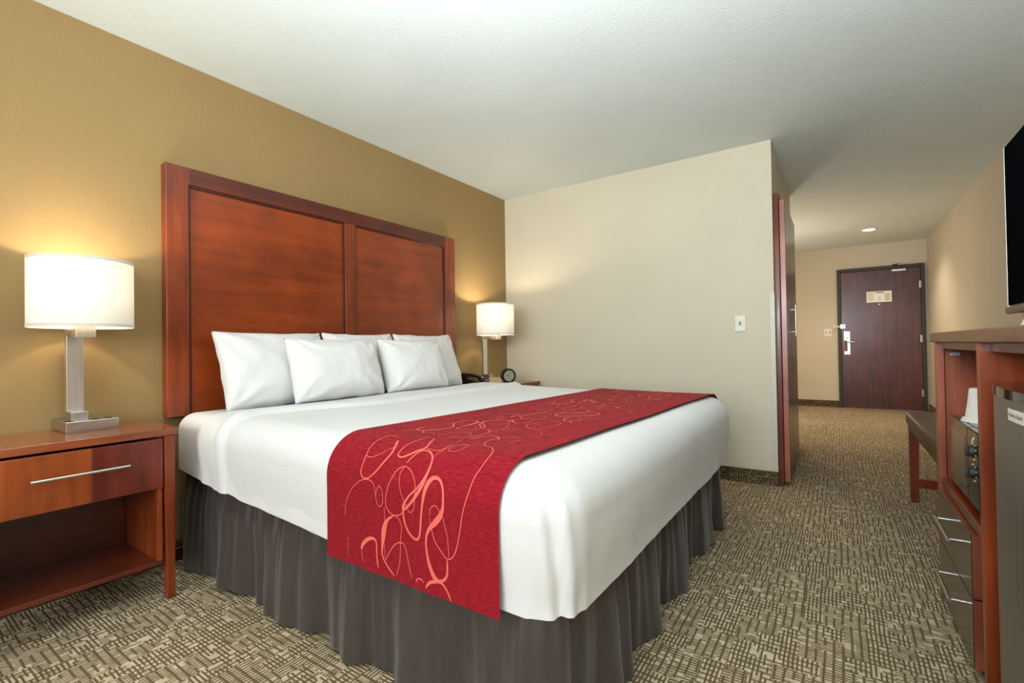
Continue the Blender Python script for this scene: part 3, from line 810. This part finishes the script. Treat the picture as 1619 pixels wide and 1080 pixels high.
mb = MB(); mb.box(3.02, XB, 1.178, 2.478, .0, .02, 0); mb.build('plinth', M['cherry_dark'], t)
mb = MB(); mb.box(3.03, 3.05, 2.474, 2.479, .945, .958, .001); mb.lathe((3.025, 2.468, .951), [(.006, 0), (.006, .012)], 'Y', 12); mb.build('catch', M['steel'], t)
for z0, z1, hz in ((.238, .426, .372), (.030, .232, .182)):
    mb = MB(); mb.box(2.978, 2.9805, 1.937, 2.458, z0, z1, .0008, mi=0); mb.box(2.9805, 3.010, 1.937, 2.458, z0, z1, .001, mi=1)
    d = mb.build('drawer', [M['drawer_metal'], M['cherry_red']], t)
    mb = MB(); mb.tube([(2.940, 2.03, hz), (2.940, 2.27, hz)], .0055, 12)
    for y in (2.04, 2.26): mb.tube([(2.940, y, hz), (2.979, y, hz)], .0045, 10)
    mb.build('handle', M['steel'], d, smooth=True, angle=40)

# microwave in the upper niche
t = thing('microwave', (3.18, 2.16, .474), 'black compact microwave with two dial knobs inside the cabinet niche', 'microwave')
mb = MB(); mb.box(3.018, 3.34, 1.943, 2.385, .488, .728, .006); mb.build('housing', M['black_gloss'], t)
mb = MB(); mb.box(3.000, 3.019, 2.085, 2.385, .490, .727, .004); d = mb.build('door', M['glass_dark'], t)
mb = MB(); mb.box(2.9985, 3.0005, 2.115, 2.355, .530, .690, .0008); mb.build('door_window', plain('door_mesh', (.10, .075, .06, 1), .12), d)
mb = MB(); mb.box(3.000, 3.019, 1.943, 2.083, .490, .727, .004); p = mb.build('control_panel', M['black_gloss'], t)
for z in (.663, .598):
    mb = MB(); mb.lathe((2.988, 2.005, z), [(.0, 0), (.016, .001), (.018, .012)], 'X', 24); mb.box(2.980, 2.990, 2.001, 2.009, z - .016, z + .016, .002); mb.build('knob', M['knob'], p, smooth=True, angle=35)
mb = MB()
for k in range(8):
    a = PI * (.1 + .2 * k)
    for z in (.663, .598): mb.box(2.9993, 3.0003, 2.005 + .032 * math.cos(a) - .003, 2.005 + .032 * math.cos(a) + .003, z + .026 * math.sin(a) - .002, z + .026 * math.sin(a) + .002, 0)
for k in range(3): mb.box(2.9993, 3.0003, 1.99 + .012 * k, 2.0 + .012 * k, .702 - .006 * k, .709 - .006 * k, 0)
mb.build('panel_marking', M['white'], p)
for x in (3.04, 3.32):
    for y in (1.97, 2.36): mb = MB(); mb.lathe((x, y, .474), [(.010, 0), (.012, .015)], 'Z', 12); mb.build('foot', M['black'], t)
t = thing('plastic_cup', (3.058, 2.222, .728), 'frosted plastic cup standing upside down on the microwave', 'cup')
mb = MB(); mb.lathe((3.058, 2.222, .728), [(.042, 0), (.043, .006), (.041, .009), (.034, .06), (.029, .108), (.027, .113), (.02, .115)], 'Z', 32); mb.build('cup_body', M['cup'], t, smooth=True, angle=50)
mb = MB(); mb.lathe((3.058, 2.222, .728), [(.052, 0), (.047, .012), (.043, .016)], 'Z', 24, cap=False); mb.build('wrapper', M['cup'], t, smooth=True)

# mini fridge
t = thing('mini_fridge', (3.27, 1.45, 0), 'dark stainless mini fridge with bowed door in the near niche of the cabinet', 'fridge')
FY0, FY1 = 1.195, 1.70
def fx(y): return 2.965 + .024 * ((y - 1.4475) / .2525) ** 2
def slab(z0, z1, off, xb):
    ys = [FY0 + (FY1 - FY0) * k / 24 for k in range(25)]
    loop = [(fx(y) - off, y) for y in ys] + [(xb, FY1), (xb, FY0)]
    n = len(loop); m2 = MB()
    m2.add([(x, y, z) for z in (z0, z1) for x, y in loop], [tuple(range(n))[::-1], tuple(range(n, 2 * n))] + [(k, (k + 1) % n, n + (k + 1) % n, n + k) for k in range(n)])
    return m2
mb = MB(); mb.box(3.04, 3.52, FY0 + .006, FY1 - .006, .03, .885, .006); mb.build('housing', M['black'], t)
d = slab(.045, .876, 0, 3.034).build('door', M['steel_dark'], t, smooth=True, angle=35)
slab(.876, .897, .004, 3.12).build('door_cap', M['black_gloss'], t, smooth=True, angle=35)
for x in (3.08, 3.48):
    for y in (1.24, 1.65): mb = MB(); mb.lathe((x, y, 0), [(.018, 0), (.018, .032)], 'Z', 14); mb.build('foot', M['black'], t)
ya, yb = 1.455, 1.358; V = []
for k in range(9):
    y = ya + (yb - ya) * k / 8
    for z in (.832, .858): V.append((fx(y) - .0012, y, z))
mb = MB(); mb.add(V, [(2 * k, 2 * k + 2, 2 * k + 3, 2 * k + 1) for k in range(8)]); s_ = mb.build('brand_sticker', M['white'], d)
cu = bpy.data.curves.new('lettering', 'FONT'); cu.body = 'Hamilton Beach'; cu.size = .0125; cu.align_x = 'CENTER'; cu.align_y = 'CENTER'
tmp = bpy.data.objects.new('lettering_source', cu); COL.objects.link(tmp); bpy.context.view_layer.update()
me = bpy.data.meshes.new_from_object(tmp.evaluated_get(bpy.context.evaluated_depsgraph_get()))
mb = MB(); mb.add([(fx(1.4065 - v.co.x) - .0018, 1.4065 - v.co.x, .845 + v.co.y) for v in me.vertices], [tuple(p.vertices) for p in me.polygons]); mb.build('lettering', M['ink_black'], s_)
bpy.data.objects.remove(tmp); bpy.data.meshes.remove(me); bpy.data.curves.remove(cu)

# television on the cabinet
t = thing('television', (3.16, 1.74, 1.034), 'black flat television standing on the cabinet at the right edge', 'television')
TY0, TY1, TZ0, TZ1 = 1.26, 2.225, 1.090, 1.640
mb = MB(); mb.box(3.130, 3.165, TY0, TY1, TZ0, TZ1, .004); mb.build('housing', M['black'], t)
mb = MB(); mb.box(3.1270, 3.1305, TY0 + .010, TY1 - .018, TZ0 + .026, TZ1 - .006, 0); mb.build('screen', M['screen'], t)
mb = MB(); mb.box(3.1272, 3.1305, TY1 - .014, TY1 - .006, TZ0 + .022, TZ1 - .004, .0005); mb.build('side_rim', M['silver'], t)
mb = MB(); mb.box(3.122, 3.140, TY0, TY1, TZ0 - .002, TZ0 + .022, .006); mb.build('bottom_bezel', M['bezel'], t)
for y in (1.46, 2.075):
    mb = MB(); mb.box(3.135, 3.155, y - .02, y + .02, 1.040, TZ0 + .02, .002); mb.box(3.05, 3.24, y - .02, y + .02, 1.034, 1.042, .002); mb.build('stand_leg', M['bezel'], t)
mb = MB(); V = [(3.095, 1.965, 1.034), (3.095, 1.87, 1.034), (3.115, 1.87, 1.082), (3.115, 1.965, 1.082), (3.135, 1.965, 1.034), (3.135, 1.87, 1.034)]
mb.add(V, [(0, 1, 2, 3), (3, 2, 5, 4)]); tag(mb.build('tent_card', M['white']), 'small white folded card on the cabinet top under the television', 'card')

# luggage bench beyond the cabinet
t = thing('luggage_bench', (3.31, 3.27, 0), 'cherry luggage bench with padded brown seat beyond the cabinet in the passage', 'bench')
mb = MB(); mb.box(3.008, 3.60, 2.64, 3.905, .478, .560, .022, seg=4); mb.build('seat', M['leather'], t, smooth=True, angle=60)
mb = MB(); mb.box(3.018, 3.59, 2.65, 3.895, .452, .480, .003); mb.build('seat_frame', M['leather_trim'], t)
for ya, yb in ((2.675, 2.72), (3.85, 3.893)):
    for xa, xb in ((3.022, 3.064), (3.545, 3.587)):
        mb = MB(); mb.taper((xa, xb - .003, ya + .004, yb), (xa - .004, xb + .004, ya - .004, yb), 0, .452); mb.build('leg', M['bench_leg'], t)
for y in (2.69, 3.865):
    mb = MB(); mb.box(3.060, 3.550, y - .010, y + .012, .092, .148); mb.build('stretcher', M['cherry_y'], t)

# ------------------------------------------------------------------ light
def light(kind, name, loc, energy, col=(1, 1, 1), **kw):
    d = bpy.data.lights.new(name, kind); d.energy = energy; d.color = col
    for k, v in kw.items(): setattr(d, k, v)
    o = bpy.data.objects.new(name, d); COL.objects.link(o); o.location = loc
    return o
w = bpy.data.worlds.new('sky'); sc.world = w; w.use_nodes = True
w.node_tree.nodes['Background'].inputs[0].default_value = (.85, .93, 1, 1); w.node_tree.nodes['Background'].inputs[1].default_value = 1.5
a = light('AREA', 'window_daylight', (2.4, -2.97, 1.45), 126, (.86, .94, 1), shape='RECTANGLE', size=2.3, size_y=1.4); a.rotation_euler = (PI / 2, 0, 0)
a = light('AREA', 'bounce_fill', (1.9, -.3, 1.45), 40, (.86, .94, 1), shape='SQUARE', size=.8); a.rotation_euler = (PI - .5, 0, 0)  # unseen fill added behind the camera, aimed up at the ceiling
a = light('AREA', 'bounce_fill', (2.4, .35, 1.62), 68, (.86, .94, 1), shape='SQUARE', size=.5); a.rotation_euler = (PI - .62, 0, 0)  # second added fill above the view, lifts the bed foot and far ceiling
for o_ in ((.2, .6), (.252, 3.284)):
    light('POINT', 'lamp_bulb_light', (o_[0], o_[1], 1.292), 15, (1, .85, .64), shadow_soft_size=.03)
s_ = light('SPOT', 'downlight_beam', (3.02, 7.65, 2.42), 80, (1, .86, .68), spot_size=math.radians(130), spot_blend=.8, shadow_soft_size=.06)
light('POINT', 'passage_fill', (1.7, 7.0, 1.35), 46, (1, .87, .70), shadow_soft_size=.15)  # unseen fill added in the recess to brighten the passage

# ------------------------------------------------------------------ camera
yaw, pitch, roll, fpx = .599, .011, -.0158, 754.1
F = Vector((-math.sin(yaw), math.cos(yaw), 0)); R = Vector((math.cos(yaw), math.sin(yaw), 0)); U = Vector((0, 0, 1))
F2 = F * math.cos(pitch) + U * math.sin(pitch); U2 = U * math.cos(pitch) - F * math.sin(pitch)
R3 = R * math.cos(roll) + U2 * math.sin(roll); U3 = U2 * math.cos(roll) - R * math.sin(roll)
cam = bpy.data.cameras.new('camera'); cam.sensor_width = 36; cam.lens = fpx / 1619 * 36; cam.clip_start = .02
co = bpy.data.objects.new('camera', cam); COL.objects.link(co)
mt = Matrix((R3, U3, -F2)).transposed().to_4x4(); mt.translation = Vector((2.6632, 0, 1.0063)); co.matrix_world = mt
sc.camera = co
sc.view_settings.view_transform = 'Standard'
sc.view_settings.look = 'None'
sc.view_settings.exposure = -.10
